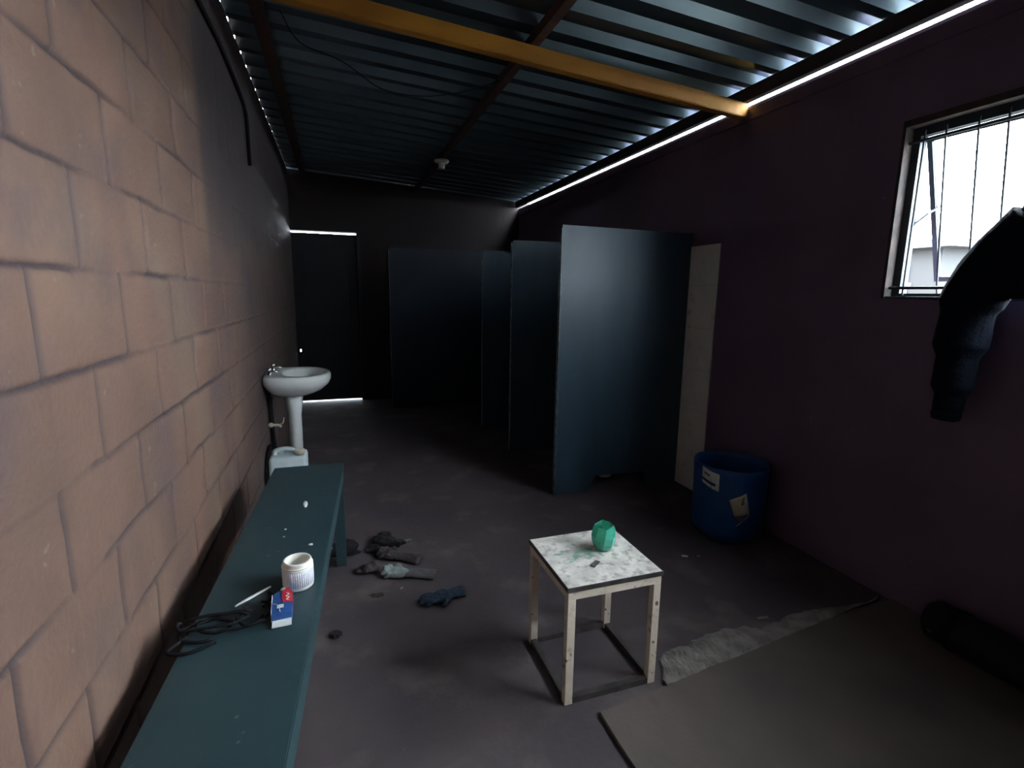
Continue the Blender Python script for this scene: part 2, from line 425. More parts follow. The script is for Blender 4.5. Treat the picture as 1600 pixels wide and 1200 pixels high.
for y in (1.70, 1.615, 1.495, 1.395, 1.20, 1.10, 1.0, .78, .68, .58, .36, .26, .16, -.06, -.16, -.26):
    bo = 0 if y > 1.65 else .10
    bm = nb(); tube(bm, [(.025+bo, y, WZ0+.012), (.025+bo*.9, y, WZ0+.05), (.025, y, WZ1-.07), (.025, y, WZ1-.03)], .0042, 8); wobj('bar', bm, M_winf)
# open top-hung casement leaning outwards
M_glass = bpy.data.materials.new('window_glass'); M_glass.use_nodes = True
gb = M_glass.node_tree.nodes['Principled BSDF']; gb.inputs['Base Color'].default_value = (.95, .98, 1, 1); gb.inputs['Transmission Weight'].default_value = 1
gb.inputs['Roughness'].default_value = 0; gb.inputs['IOR'].default_value = 1.02
ang = R(17)
def cas(y0, y1):
    Mx = Matrix.Translation((.088, 0, WZ1-.045)) @ Matrix.Rotation(-ang, 4, 'Y')
    bm = nb(); h = .66
    B(bm, 0, .018, y0, y0+.022, -h, 0, M=Mx); B(bm, 0, .018, y1-.022, y1, -h, 0, M=Mx)
    B(bm, 0, .018, y0+.022, y1-.022, -.022, 0, M=Mx); B(bm, 0, .018, y0+.022, y1-.022, -h, -h+.022, M=Mx)
    f = wobj('casement', bm, M_winf)
    bm = nb(); B(bm, .007, .010, y0+.022, y1-.022, -h+.022, -.022, M=Mx)
    obj('pane', bm, M_glass, f)
cas(1.318, 1.735)
bm = nb(); tube(bm, [(.075, 1.73, WZ0+.33), (.13, 1.71, WZ0+.38), (.21, 1.71, WZ0+.42)], .005, 6)
wobj('stay', bm, M_winf)

# outside: ground and a neighbouring building
bm = nb(); B(bm, -30, 60, -40, 50, -.35, -.25); obj('ground', bm, M_sand, kind='structure')
nbld = thing('building', 'grey low building with pale sheet roof, seen through the open window', 'building', (11.5, 8.2, -.25))
bm = nb(); B(bm, -1.6, 3, -2.0, 2.2, 0, 2.55); obj('wall', bm, M_brickout, nbld)
bm = nb(); B(bm, -1.9, 3.2, -2.3, 2.4, 2.55, 2.68); obj('roof', bm, M_roofout, nbld)
bm = nb(); B(bm, -1.62, -1.59, -1.5, -.9, .9, 2.3); obj('window', bm, M_boxblue, nbld)
for k in range(3):
    bm = nb(); B(bm, -1.64, -1.60, -1.55, -.85, 1.3+.3*k, 1.36+.3*k); obj('window_slat', bm, M_white, nbld)

# ------------------------------------------------------------------ door
dr = bpy.data.objects.new('door_1', None); C.objects.link(dr); dr['kind'] = 'structure'; dr.location = (0, YB, 0)
bm = nb(); 
for q in ((DX0-.007, -.456, .014, DZ-.024), (-.438, DX1-.002, .014, DZ-.024), (-.456, -.438, .014, .655), (-.456, -.438, .690, DZ-.024)): B(bm, q[0], q[1], .05, .09, q[2], q[3])
for z0, z1 in ((.18, .85), (1.0, 1.95)): B(bm, DX0+.12, DX1-.12, .042, .05, z0, z1, .002)
lf = obj('door_leaf', bm, M_door, dr)
bm = nb(); B(bm, DX1, DX1+.035, -.008, .16, 0, DZ+.03, .003); B(bm, DX0-.008, DX1, -.008, .04, DZ, DZ+.035, .003)
obj('door_frame', bm, M_door, dr)
bm = nb(); tube(bm, [(DX0+.06, .04, 1.0), (DX0+.06, .01, 1.0), (DX0+.06, -.005, 1.0), (DX0+.16, -.005, 1.0)], .008, 8); obj('door_handle', bm, M_chrome, lf)

# ------------------------------------------------------------------ partitions
def panel(name, x0, x1, y, z1, label, m, notch=False, lean=0, chip=True):
    bm = nb(); t_ = .032
    if notch:
        pts = [(x0, 0), (1.685, 0), (1.755, .115), (2.165, .10), (2.19, 0), (x1, 0), (x1, z1-.01), (x0, z1)]
    else:
        pts = [(x0, 0), (x1, 0), (x1, z1), (x0+.03, z1), (x0+.008, z1-.008), (x0, z1-.03)]
    prism(bm, pts, y, y+t_)
    t = thing(name, label, 'partition', (0, 0, 0)); obj('board', bm, m, t)
    bm = nb(); B(bm, x0-.006, x0, y-.002, y+t_+.002, 0, z1-.02, .002)
    obj('edge_strip', bm, M_chip, t)
    return t
panel('partition_panel', 1.432, XR-.002, 3.2, 1.875, 'nearest slate blue cubicle partition, with a notch cut in its bottom edge', M_panel, True)
panel('partition_panel', 1.455, XR-.002, 4.28, 1.875, 'second slate blue cubicle partition, standing right behind the nearest one', M_panel)
panel('partition_panel', 1.462, XR-.002, 5.25, 1.86, 'third cubicle partition from the front, with a pale chipped top corner', M_panel)
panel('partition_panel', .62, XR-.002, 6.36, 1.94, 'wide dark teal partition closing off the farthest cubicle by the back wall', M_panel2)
# small white rag seen through the notch
bm = nb(); ellipsoid(bm, (1.96, 3.42, .018), (.055, .03, .016)); ellipsoid(bm, (1.99, 3.43, .03), (.025, .025, .014))
o = obj('white_scrap', bm, M_white, smooth=True); remesh(o, .006, .006, .03); tag(o, 'small white scrap on the floor behind the notch of the nearest partition', 'scrap')

# white tiles on the right wall beside the first cubicle
t = thing('wall_tiling', 'narrow strip of white wall tiles beside the nearest cubicle partition', 'wall tiles', (XR, 0, 0))
bm = nb(); B(bm, -.006, 0, 2.902, 3.198, 0, 1.775); obj('grout', bm, M_grout, t)
zt = 0
for row in range(6):
    h = min(.299, 1.775-zt-.001)
    for (ya, yb) in ((2.902, 3.198),):
        bm = nb(); B(bm, -.011, -.004, ya, yb, zt+.001, zt+h, .0012); obj('tile', bm, M_tile, t)
    zt += .30

# ------------------------------------------------------------------ broken slab by the window wall
bm = nb()
edge = smoothpts([(.80, 1.352, 0), (1.0, 1.375, 0), (1.28, 1.412, 0), (1.6, 1.466, 0), (1.887, 1.50, 0), (2.2, 1.52, 0), (2.455, 1.52, 0)], 5)
top = [(p.x, p.y+.004*noise.noise(Vector((p.x*9, 0, 0)))) for p in edge]
left = [(.80+.006*noise.noise(Vector((0, y*7, 0))), y) for y in [YF+.02+(1.33-YF)*k/24 for k in range(24)]]
pts = [(2.455, YF+.02)] + top[::-1] + left[::-1]
def flatprism(bm, pts, z0, z1):
    a = [bm.verts.new((x, y, z0)) for x, y in pts]; b = [bm.verts.new((x, y, z1)) for x, y in pts]; n = len(pts)
    bm.faces.new(a[::-1]); bm.faces.new(b)
    for k in range(n): bm.faces.new((a[k], a[(k+1) % n], b[(k+1) % n], b[k]))
flatprism(bm, pts, -.002, .014)
tag(obj('concrete_slab', bm, M_slab), 'paler smooth concrete slab in the near right of the floor, below the window', 'floor slab')
def rubble():
    outer = smoothpts([(1.10, 1.43, 0), (1.18, 1.545, 0), (1.316, 1.576, 0), (1.46, 1.60, 0), (1.625, 1.592, 0), (1.70, 1.56, 0), (1.80, 1.575, 0), (1.95, 1.60, 0), (2.13, 1.575, 0), (2.40, 1.53, 0)], 10)
    V = []; Fc = []; n = 9
    for i, p in enumerate(outer):
        yi = 1.385+(p.x-1.1)*.125
        for j in range(n):
            s = j/(n-1)
            ye = p.y + (.018*noise.noise(Vector((p.x*14, 0, 0)))+.010*noise.noise(Vector((p.x*40, 3, 0))))*s
            y = yi+(max(ye, yi+.01)-yi)*s; x = p.x+.01*noise.noise(Vector((p.x*12, y*12, 2)))
            z = .017*(1-s**4)+.012*noise.noise(Vector((x*16, y*16, 0)))*math.sin(PI*min(1, s+.12))+.006*noise.noise(Vector((x*50, y*50, 0)))
            if j == n-1: z = -.002
            V.append((x, y, max(z, -.002)))
    for i in range(len(outer)-1):
        for j in range(n-1):
            a = i*n+j; Fc.append((a, a+n, a+n+1, a+1))
    o = obj('broken_cement_edge', (V, Fc), M_rubble)
    tag(o, 'rough broken cement edge running from the stool to the right wall', 'broken cement')
    s = o.modifiers.new('thick', 'SOLIDIFY'); s.thickness = .004
rubble()

# ------------------------------------------------------------------ bench
HB = .58
bt = thing('bench', 'long narrow dark green painted wooden bench along the left block wall', 'bench', (0, 0, 0))
def bL(y): return -.314-.072*(2.61-y)/1.0 if y > 0 else 0
bm = nb()
# plan: slightly skewed plank
plan = [(-.314, 2.605), (.003, 2.600), (-.185, .0), (-.455, .0)]
a = [bm.verts.new((x, y, HB-.032)) for x, y in plan]; b = [bm.verts.new((x, y, HB)) for x, y in plan]
bm.faces.new(a); bm.faces.new(b[::-1])
for k in range(4): bm.faces.new((a[k], b[k], b[(k+1) % 4], a[(k+1) % 4]))
bmesh.ops.bevel(bm, geom=list(bm.edges), offset=.003, segments=2, affect='EDGES')
obj('seat', bm, M_bench, bt)
bm = nb()
va = Vector((.003, 2.60, 0)); vb = Vector((-.185, 0, 0)); d = (vb-va).normalized(); nrm = Vector((-d.y, d.x, 0))
pts = [va+nrm*(-.001), vb+nrm*(-.001)]
def strip(bm, p, q, w_, z0, z1):
    dd = (q-p).normalized(); nn = Vector((-dd.y, dd.x, 0))*w_
    vs = [bm.verts.new((c.x, c.y, z)) for c in (p, p+nn, q, q+nn) for z in (z0, z1)]
    for f in ((0,1,3,2),(4,6,7,5),(0,4,5,1),(2,3,7,6),(0,2,6,4),(1,5,7,3)): bm.faces.new([vs[i] for i in f])
strip(bm, Vector((.0, 2.59, 0)), Vector((-.187, .01, 0)), -.02, HB-.085, HB-.033)
strip(bm, Vector((-.30, 2.59, 0)), Vector((-.44, .01, 0)), .02, HB-.085, HB-.033)
obj('apron', bm, M_bench, bt)
def leg(xt, yt, xb, yb, t0=.026):
    bm = nb(); vs = []
    for (x, y, z) in ((xt, yt, HB-.033), (xb, yb, 0)):
        for dx in (-t0, t0):
            for dy in (-t0*.7, t0*.7): vs.append(bm.verts.new((x+dx, y+dy, z)))
    for f in ((0,1,3,2),(4,6,7,5),(0,4,5,1),(2,3,7,6),(0,2,6,4),(1,5,7,3)): bm.faces.new([vs[i] for i in f])
    bmesh.ops.bevel(bm, geom=list(bm.edges), offset=.002, segments=1, affect='EDGES')
    obj('leg', bm, M_bench, bt)
leg(-.028, 2.565, -.028, 2.655); leg(-.285, 2.565, -.285, 2.655)
leg(-.195, .08, -.195, .0); leg(-.41, .08, -.41, .0)
for y in (2.61,):
    bm = nb(); B(bm, -.26, -.05, y-.01, y+.01, .22, .26); obj('stretcher', bm, M_bench, bt)

# ------------------------------------------------------------------ on the bench
t = thing('plastic_tub', 'open white round plastic tub without its lid, standing on the bench', 'tub', (-.137, 1.49, HB))
bm = nb(); lathe(bm, [(.036, .001), (.041, .004), (.0425, .012), (.0425, .062), (.0415, .066), (.039, .068), (.039, .080), (.0375, .0835), (.033, .0835), (.032, .080), (.034, .060), (.034, .030), (.02, .026)], 40, cap0=True, cap1=True)
obj('body', bm, M_tub, t, True)
bm = nb(); lathe(bm, [(.041, .0665), (.0425, .0675), (.0425, .0705), (.0395, .0715)], 40, cap0=False); obj('neck_ring', bm, M_tub, t, True)
bm = nb()
for k in range(20):
    a0 = R(-130+k*8); a1 = R(-130+(k+1)*8)
    vs = [bm.verts.new((.0429*math.cos(a), .0429*math.sin(a), z)) for a, z in ((a0, .014), (a1, .014), (a1, .060), (a0, .060))]; bm.faces.new(vs)
o = obj('paper_label', bm, M_tublabel, t, True); s = o.modifiers.new('t', 'SOLIDIFY'); s.thickness = .0004
for z in (.050, .044, .038, .032):
    bm = nb()
    so_ = random.uniform(-8, 8)
    for k in range(6):
        a0 = R(-100+so_+k*10); a1 = R(-100+so_+(k+.5+.4*random.random())*10)
        vs = [bm.verts.new((.0434*math.cos(a), .0434*math.sin(a), zz)) for a, zz in ((a0, z), (a1, z), (a1, z+.0018), (a0, z+.0018))]; bm.faces.new(vs)
    obj('print_line', bm, mat('faint_print', (.62, .64, .72), .6), o)
bm = nb(); lathe(bm, [(.0338, .030), (.0335, .034), (.02, .036), (.004, .033)], 30, cap0=True, cap1=True); obj('residue', bm, M_tubin, t, True)

# toothpaste carton
t = thing('toothpaste_box', 'crumpled blue and red toothpaste carton lying open beside the tub', 'carton', (-.170, 1.382, HB), R(4))
bm = nb()
L, W, Hh = .062, .024, .027
# body with tapered far end
prof = [(-L, -W, W*.95, Hh), (-.02, -W*1.05, W*1.05, Hh*1.02), (.035, -W*.95, W*.95, Hh*.95), (.062, -W*.45, W*.55, Hh*.7)]
rings = []
for y, xa, xb, h in prof:
    rings.append([bm.verts.new(p) for p in ((xa, y, .001), (xb, y, .001), (xb, y, h), (xa, y, h))])
for p, q in zip(rings, rings[1:]):
    for k in range(4): bm.faces.new((p[k], p[(k+1) % 4], q[(k+1) % 4], q[k]))
bm.faces.new(rings[0]); bm.faces.new(rings[-1][::-1])
obj('carton', bm, M_boxblue, t)
bm = nb()
for pts in ([(.002, -.012), (.0245, -.020), (.0255, .03), (.014, .060), (.002, .048), (-.002, .02)],):
    vs = [bm.verts.new((x, y, Hh+.0012)) for x, y in pts]; bm.faces.new(vs)
ex = [bm.verts.new(p) for p in ((.0262, -.018, .004), (.0262, -.018, Hh+.001), (.0262, .03, Hh+.001), (.0262, .03, .004))]; bm.faces.new(ex)
o = obj('red_print', bm, M_boxred, t); s = o.modifiers.new('t', 'SOLIDIFY'); s.thickness = .0005
bm = nb(); tube(bm, smoothpts([(.016, -.008, Hh+.002), (.010, -.002, Hh+.002), (.017, .006, Hh+.002), (.009, .013, Hh+.002), (.016, .022, Hh+.002), (.010, .030, Hh+.002)], 5), .0012, 6, flat=.4); obj('white_lettering', bm, M_boxwhite, o)
bm = nb(); B(bm, -.024, .022, -.084, -.0625, .003, .0065); B(bm, -.024, .022, -.0645, -.0622, .001, .010); obj('end_flap', bm, M_boxwhite, t)
bm = nb(); B(bm, -.0262, -.0248, -.058, .034, .004, .028); B(bm, -.012, .004, -.038, -.022, Hh+.0008, Hh+.0016)
tube(bm, [(-.024, -.01, Hh+.001), (-.008, -.026, Hh+.002), (-.004, -.055, Hh+.001)], .001, 5)
obj('white_print', bm, M_boxwhite, t)
bm = nb(); lathe(bm, [(.007, 0), (.007, .014), (.005, .016)], 14, cap1=True)
bmesh.ops.transform(bm, matrix=Matrix.Translation((0, .060, .014)) @ Matrix.Rotation(R(-90), 4, 'X'), verts=bm.verts)
obj('tube_cap', bm, M_white, t, True)

bm = nb(); tube(bm, [(-.292, 1.425, HB+.005), (-.262, 1.452, HB+.006), (-.232, 1.480, HB+.006), (-.212, 1.498, HB+.006)], [.0035, .005, .0045, .003], 8, flat=.7)
tag(obj('toothbrush', bm, M_white, smooth=True), 'thin white stick lying on the bench between the tub and the black strap', 'toothbrush')

bm = nb()
def ring_pts(cx, cy, rx, ry, a0, a1, z=.006, n=16, wob=.01, sd=0):
    return [(cx+rx*math.cos(a0+(a1-a0)*k/n)+wob*noise.noise(Vector((k*.5, sd, 0))), cy+ry*math.sin(a0+(a1-a0)*k/n)+wob*noise.noise(Vector((k*.5, sd, 5))), HB+z+.006*abs(noise.noise(Vector((k*.6, sd, 9))))) for k in range(n+1)]
for i, (cx, cy, rx, ry) in enumerate(((-.345, 1.335, .055, .045), (-.29, 1.350, .075, .04), (-.235, 1.365, .04, .05), (-.33, 1.352, .08, .028))):
    tube(bm, ring_pts(cx, cy, rx, ry, i*.9, i*.9+5.2+i*.3, sd=i, z=.005+.004*i), .0048, 7, flat=.8)
tube(bm, smoothpts([(-.22, 1.40, HB+.006), (-.20, 1.44, HB+.007), (-.215, 1.47, HB+.006)], 4), .004, 7)
tube(bm, smoothpts([(-.38, 1.32, HB+.006), (-.41, 1.27, HB+.006), (-.36, 1.255, HB+.006), (-.31, 1.28, HB+.006)], 4), .0045, 7)
tag(obj('black_strap', bm, M_blackp, smooth=True), 'tangled black cord lying in loops on the bench near the wall', 'cord')

# white crumbs on the bench
def crumb(x, y, z, s, label, m=M_white, sh=(1, .7, .5)):
    bm = nb(); bmesh.ops.create_icosphere(bm, subdivisions=2, radius=s)
    for v in bm.verts:
        k = 1+.35*noise.noise(v.co*90+Vector((x*30, y*30, 0))); v.co = Vector((v.co.x*sh[0]*k, v.co.y*sh[1]*k, v.co.z*sh[2]*k))
    return tag(obj('crumb', bm, m, smooth=True, loc=(x, y, z+s*sh[2]*.8)), label, 'crumb')
crumb(-.148, 2.075, HB, .012, 'upright white crumb in the darker patch at the far end of the bench', sh=(.7, .7, 1.3))
crumb(-.115, 1.737, HB, .007, 'white crumb on the bench just behind the open tub')
crumb(-.205, 1.885, HB, .0045, 'tiny pale fleck on the middle of the bench top, the farther of a pair')
crumb(-.205, 1.825, HB, .005, 'tiny pale fleck on the middle of the bench top, the nearer of a pair')

# ------------------------------------------------------------------ stool
sx0, sx1, sy0, sy1, sh = .700, 1.068, 1.428, 1.790, .45
t = thing('stool', 'square stool with chipped cream steel legs and a paint spattered white top', 'stool', ((sx0+sx1)/2, (sy0+sy1)/2, 0), R(0))
ox, oy = (sx0+sx1)/2, (sy0+sy1)/2; a_ = .184; b_ = .181
bm = nb(); B(bm, -a_-.002, a_+.002, -b_-.002, b_+.002, sh-.006, sh+.002, .002); obj('seat_board', bm, M_top, t)
bm = nb()
for x0_, x1_, y0_, y1_ in ((-a_-.005, a_+.005, -b_-.005, -b_-.0025), (-a_-.005, a_+.005, b_+.0025, b_+.005), (-a_-.005, -a_-.0025, -b_, b_), (a_+.0025, a_+.005, -b_, b_)):
    B(bm, x0_, x1_, y0_, y1_, sh-.014, sh+.003)
obj('steel_rim', bm, M_steel, t)
for x0_, x1_, y0_, y1_ in ((-a_, a_, -b_, -b_+.026), (-a_, a_, b_-.026, b_), (-a_, -a_+.026, -b_+.026, b_-.026), (a_-.026, a_, -b_+.026, b_-.026)):
    bm = nb(); B(bm, x0_, x1_, y0_, y1_, sh-.046, sh-.007, .0015); obj('top_rail', bm, M_cream, t)
for sx_ in (-1, 1):
    for sy_ in (-1, 1):
        bm = nb()
        xa, ya = sx_*a_, sy_*b_
        B(bm, min(xa, xa-sx_*.030), max(xa, xa-sx_*.030), min(ya, ya-sy_*.028), max(ya, ya-sy_*.028), .0, sh-.046, .002)
        obj('leg', bm, M_cream, t)
for x0_, x1_, y0_, y1_ in ((-a_+.03, a_-.03, -b_, -b_+.025), (-a_+.03, a_-.03, b_-.025, b_), (-a_, -a_+.025, -b_+.028, b_-.028), (a_-.025, a_, -b_+.028, b_-.028)):
    bm = nb(); B(bm, x0_, x1_, y0_, y1_, .001, .024, .002); obj('base_bar', bm, M_steel, t)
# turquoise paint smear on the seat board
bm = nb(); import itertools
def blob(bm, cx, cy, rx, ry, z, rot, sd, n=44, amp=.35):
    vs = []
    for k in range(n):
        a = 2*PI*k/n; r = 1+amp*noise.noise(Vector((math.cos(a)*2.2, math.sin(a)*2.2, sd)))+amp*.5*noise.noise(Vector((math.cos(a)*7, math.sin(a)*7, sd)))
        x, y = rx*r*math.cos(a), ry*r*math.sin(a)
        vs.append(bm.verts.new((cx+x*math.cos(rot)-y*math.sin(rot), cy+x*math.sin(rot)+y*math.cos(rot), z)))
    bm.faces.new(vs)
blob(bm, -.055, .025, .075, .030, sh+.0028, R(-5), 1, amp=.6); blob(bm, -.10, -.02, .035, .012, sh+.0028, .4, 3, amp=.6); blob(bm, .0, .0, .04, .022, sh+.0028, .2, 5, amp=.6)
o = obj('paint_smear', bm, M_paint, t); s = o.modifiers.new('t', 'SOLIDIFY'); s.thickness = .0005
# chip of board
bm = nb(); B(bm, -.024, .024, -.009, .009, 0, .004, .001)
o = obj('board_chip', bm, M_steel, loc=(.858, 1.540, sh+.003)); o.rotation_euler = (0, 0, R(38)); tag(o, 'small grey chip lying on the stool top in front of the turquoise cup', 'chip')

# turquoise cup
t = thing('cup', 'translucent turquoise cut off plastic bottle used as a cup, on the stool', 'cup', (.945, 1.638, sh+.003), R(12))
bm = nb(); n = 8
prof = [(.026, .001), (.036, .006), (.045, .028), (.048, .055), (.045, .078), (.038, .098)]
rings = []
for r, z in prof:
    rings.append([bm.verts.new((r*math.cos(2*PI*k/n+z*3), r*math.sin(2*PI*k/n+z*3), z+(.006*math.sin(k*2.3) if z > .09 else 0))) for k in range(n)])
for p, q in zip(rings, rings[1:]):
    for k in range(n): bm.faces.new((p[k], p[(k+1) % n], q[(k+1) % n], q[k]))
bm.faces.new(rings[0][::-1])
o = obj('cup_body', bm, M_cup, t); s = o.modifiers.new('t', 'SOLIDIFY'); s.thickness = .0025
bv = o.modifiers.new('b', 'BEVEL'); bv.width = .003; bv.segments = 2
bm = nb(); rr = []
for r, z in ((.024, .006), (.038, .022), (.040, .034)):
    rr.append([bm.verts.new((r*math.cos(2*PI*k/n+z*3), r*math.sin(2*PI*k/n+z*3), z+.004*math.sin(k*3))) for k in range(n)])
for p, q in zip(rr, rr[1:]):
    for k in range(n): bm.faces.new((p[k], p[(k+1) % n], q[(k+1) % n], q[k]))
bm.faces.new(rr[0][::-1]); bm.faces.new(rr[-1])
obj('paint_inside', bm, mat('wet_turquoise_paint', (.03, .38, .26), .35, col2=(.08, .52, .38), scale=40), t)

# ------------------------------------------------------------------ blue drum
t = thing('blue_drum', 'cut down blue plastic drum standing against the right wall, torn labels on it', 'drum', (2.205, 2.36, 0), R(20))
bm = nb(); n = 64; rings = []
def drum_r(a, r): # soft octagon
    q = (a % (PI/4))-PI/8
    return r*(.55+.45*math.cos(PI/8)/math.cos(q)/.96)
for r, z in ((.150, .0), (.190, .045), (.206, .09), (.208, .30), (.212, .42), (.214, .455), (.206, .456), (.202, .42), (.200, .10), (.17, .03)):
    rings.append([bm.verts.new((drum_r(2*PI*k/n, r)*math.cos(2*PI*k/n), drum_r(2*PI*k/n, r)*math.sin(2*PI*k/n), z)) for k in range(n)])
for p, q in zip(rings, rings[1:]):
    for k in range(n): bm.faces.new((p[k], p[(k+1) % n], q[(k+1) % n], q[k]))
bm.faces.new(rings[0][::-1]); bm.faces.new(rings[-1])
body = obj('body', bm, M_blue, t, True)
def patch(pts, off, name, m, parent, sub=6):
    """curved sticker: pts quad (angle deg, z) corners; bilinear"""
    bm = nb(); g = []
    for i in range(sub+1):
        row = []
        for j in range(sub+1):
            u, v = i/sub, j/sub
            a = (1-u)*(1-v)*pts[0][0]+u*(1-v)*pts[1][0]+u*v*pts[2][0]+(1-u)*v*pts[3][0]
            z = (1-u)*(1-v)*pts[0][1]+u*(1-v)*pts[1][1]+u*v*pts[2][1]+(1-u)*v*pts[3][1]
            rz = .2075+.006*max(0, (z-.30)/.15) if z > .09 else .2
            r = drum_r(R(a), rz)+off
            row.append(bm.verts.new((r*math.cos(R(a)), r*math.sin(R(a)), z)))
        g.append(row)
    for i in range(sub):
        for j in range(sub): bm.faces.new((g[i][j], g[i+1][j], g[i+1][j+1], g[i][j+1]))
    o = obj(name, bm, m, parent, True); s = o.modifiers.new('t', 'SOLIDIFY'); s.thickness = .0006; s.offset = 1
    return o
# camera lies towards about 223 deg (world); local = world - 20
wl = lambda a: a-20
p1 = patch([(wl(181), .385), (wl(212), .360), (wl(212), .425), (wl(181), .448)], .001, 'paper_label', M_paper, t)
patch([(wl(186), .408), (wl(197), .400), (wl(197), .412), (wl(186), .422)], .002, 'print_line', M_print, p1)
patch([(wl(181), .352), (wl(212), .322), (wl(212), .342), (wl(181), .370)], .001, 'paper_label', M_paper, t)
patch([(wl(206), .33), (wl(212), .325), (wl(212), .372), (wl(207), .37)], .0011, 'paper_label', M_paper, t)
p2 = patch([(wl(238), .190), (wl(262), .205), (wl(253), .335), (wl(229), .285)], .001, 'hazard_label', M_haz, t)
patch([(wl(246), .262), (wl(251), .268), (wl(250.5), .315), (wl(247.5), .300)], .002, 'flame_mark', M_print, p2, 3)
patch([(wl(240), .135), (wl(241.5), .135), (wl(262), .195), (wl(261), .200)], .001, 'torn_label', M_paper, t)
patch([(wl(239), .180), (wl(247), .155), (wl(261), .196), (wl(238.5), .187)], .001, 'dark_label', M_print, t)

# ------------------------------------------------------------------ washbasin
t = thing('washbasin', 'white porcelain pedestal washbasin fixed to the left wall', 'washbasin', (0, 3.9, 0))
bm = nb(); n = 48; cx = -.265
def plan_r(a, s):
    x = .205*s*math.cos(a); y = .275*s*math.sin(a)
    # squarish at the wall
    if math.cos(a) < 0:
        x = -.222*s*abs(math.cos(a))**.4; y = .275*s*math.copysign(abs(math.sin(a))**.4, math.sin(a))
    return x, y
prof = [(.30, .700, -.03), (.50, .705, -.02), (.78, .735, -.01), (.95, .775, 0), (1.02, .805, 0), (1.03, .835, 0), (1.0, .852, 0), (.96, .856, 0)]
rings = []
for s, z, dx in prof:
    ring = []
    for k in range(n):
        a = 2*PI*k/n; x, y = plan_r(a, s)
        
        ring.append(bm.verts.new((max(cx+x+dx, XL+.006), y, z)))
    rings.append(ring)
inner = [(.150, .215, .854, .025), (.140, .205, .846, .025), (.120, .18, .80, .025), (.08, .12, .755, .02), (.02, .03, .74, .015)]
for rx, ry, z, dx in inner:
    rings.append([bm.verts.new((cx+dx+rx*math.cos(2*PI*k/n), ry*math.sin(2*PI*k/n), z)) for k in range(n)])
for p, q in zip(rings, rings[1:]):
    for k in range(n): bm.faces.new((p[k], p[(k+1) % n], q[(k+1) % n], q[k]))
bm.faces.new(rings[0][::-1]); bm.faces.new(rings[-1])
obj('basin', bm, M_china, t, True)
bm = nb(); lathe(bm, [(.075, 0), (.070, .02), (.050, .06), (.046, .30), (.048, .55), (.070, .71)], 28, c=(-.312, 0), sx=.95, sy=1.3, cap1=True)
obj('pedestal', bm, M_china, t, True)
for yy in (-.13, .10):
    bm = nb(); lathe(bm, [(.016, .850), (.014, .868), (.010, .872), (.010, .890)], 14, c=(-.445, yy), cap1=True)
    tube(bm, [(-.445, yy, .880), (-.415, yy, .884), (-.385, yy, .874)], .0075, 10)
    ellipsoid(bm, (-.445, yy, .900), (.016, .016, .010), seg=12)
    obj('tap', bm, M_chrome, t, True)
# pipe, bib tap
bm = nb(); tube(bm, smoothpts([(-.462, 3.86, .69), (-.462, 3.86, .5), (-.455, 3.86, .3), (-.455, 3.87, .02)], 5), .016, 10)
tag(obj('waste_pipe', bm, M_blackp, smooth=True), 'black plastic pipe running down the wall under the washbasin', 'pipe')
t = thing('bib_tap', 'small dull metal tap on the pipe under the washbasin', 'tap', (-.462, 3.84, .50))
bm = nb(); tube(bm, [(-.018, -.02, 0), (.0, -.022, 0), (.05, -.022, -.004), (.065, -.022, -.018)], .010, 10); ellipsoid(bm, (0, -.022, .0), (.018, .014, .018), seg=12); obj('tap_body', bm, M_cap, t, True)
bm = nb(); tube(bm, smoothpts([(.05, -.022, 0), (.075, -.022, .01), (.085, -.022, .05)], 4), .005, 8); obj('tap_lever', bm, M_cap, t, True)
bm = nb(); tube(bm, smoothpts([(-.474, 3.80, .36), (-.475, 3.72, .37), (-.475, 3.58, .33), (-.475, 3.50, .18), (-.475, 3.49, .010)], 6), .008, 8)
tag(obj('black_hose', bm, M_blackp, smooth=True), 'black hose hanging down between the block wall and the white jerrycan', 'hose')

# jerrycan
t = thing('jerrycan', 'milky white plastic jerrycan standing in front of the washbasin pedestal', 'jerrycan', (-.345, 3.62, 0))
bm = nb(); B(bm, -.115, .118, -.10, .10, 0, .345, .026)
for v in bm.verts:
    v.co.x += .004*noise.noise(v.co*9)
obj('body', bm, M_can, t, True)
bm = nb(); tube(bm, smoothpts([(-.085, -.01, .338), (-.075, -.01, .372), (-.02, -.01, .384), (.03, -.01, .372), (.045, -.01, .340)], 5), .014, 10); obj('handle', bm, M_can, t, True)
bm = nb(); lathe(bm, [(.026, .338), (.026, .352), (.032, .354), (.032, .380), (.028, .383)], 20, c=(.075, -.045), cap1=True); obj('screw_cap', bm, M_cap, t, True)
bm = nb(); ellipsoid(bm, (-.07, .05, .346), (.045, .04, .025)); obj('shoulder', bm, M_can, t, True)

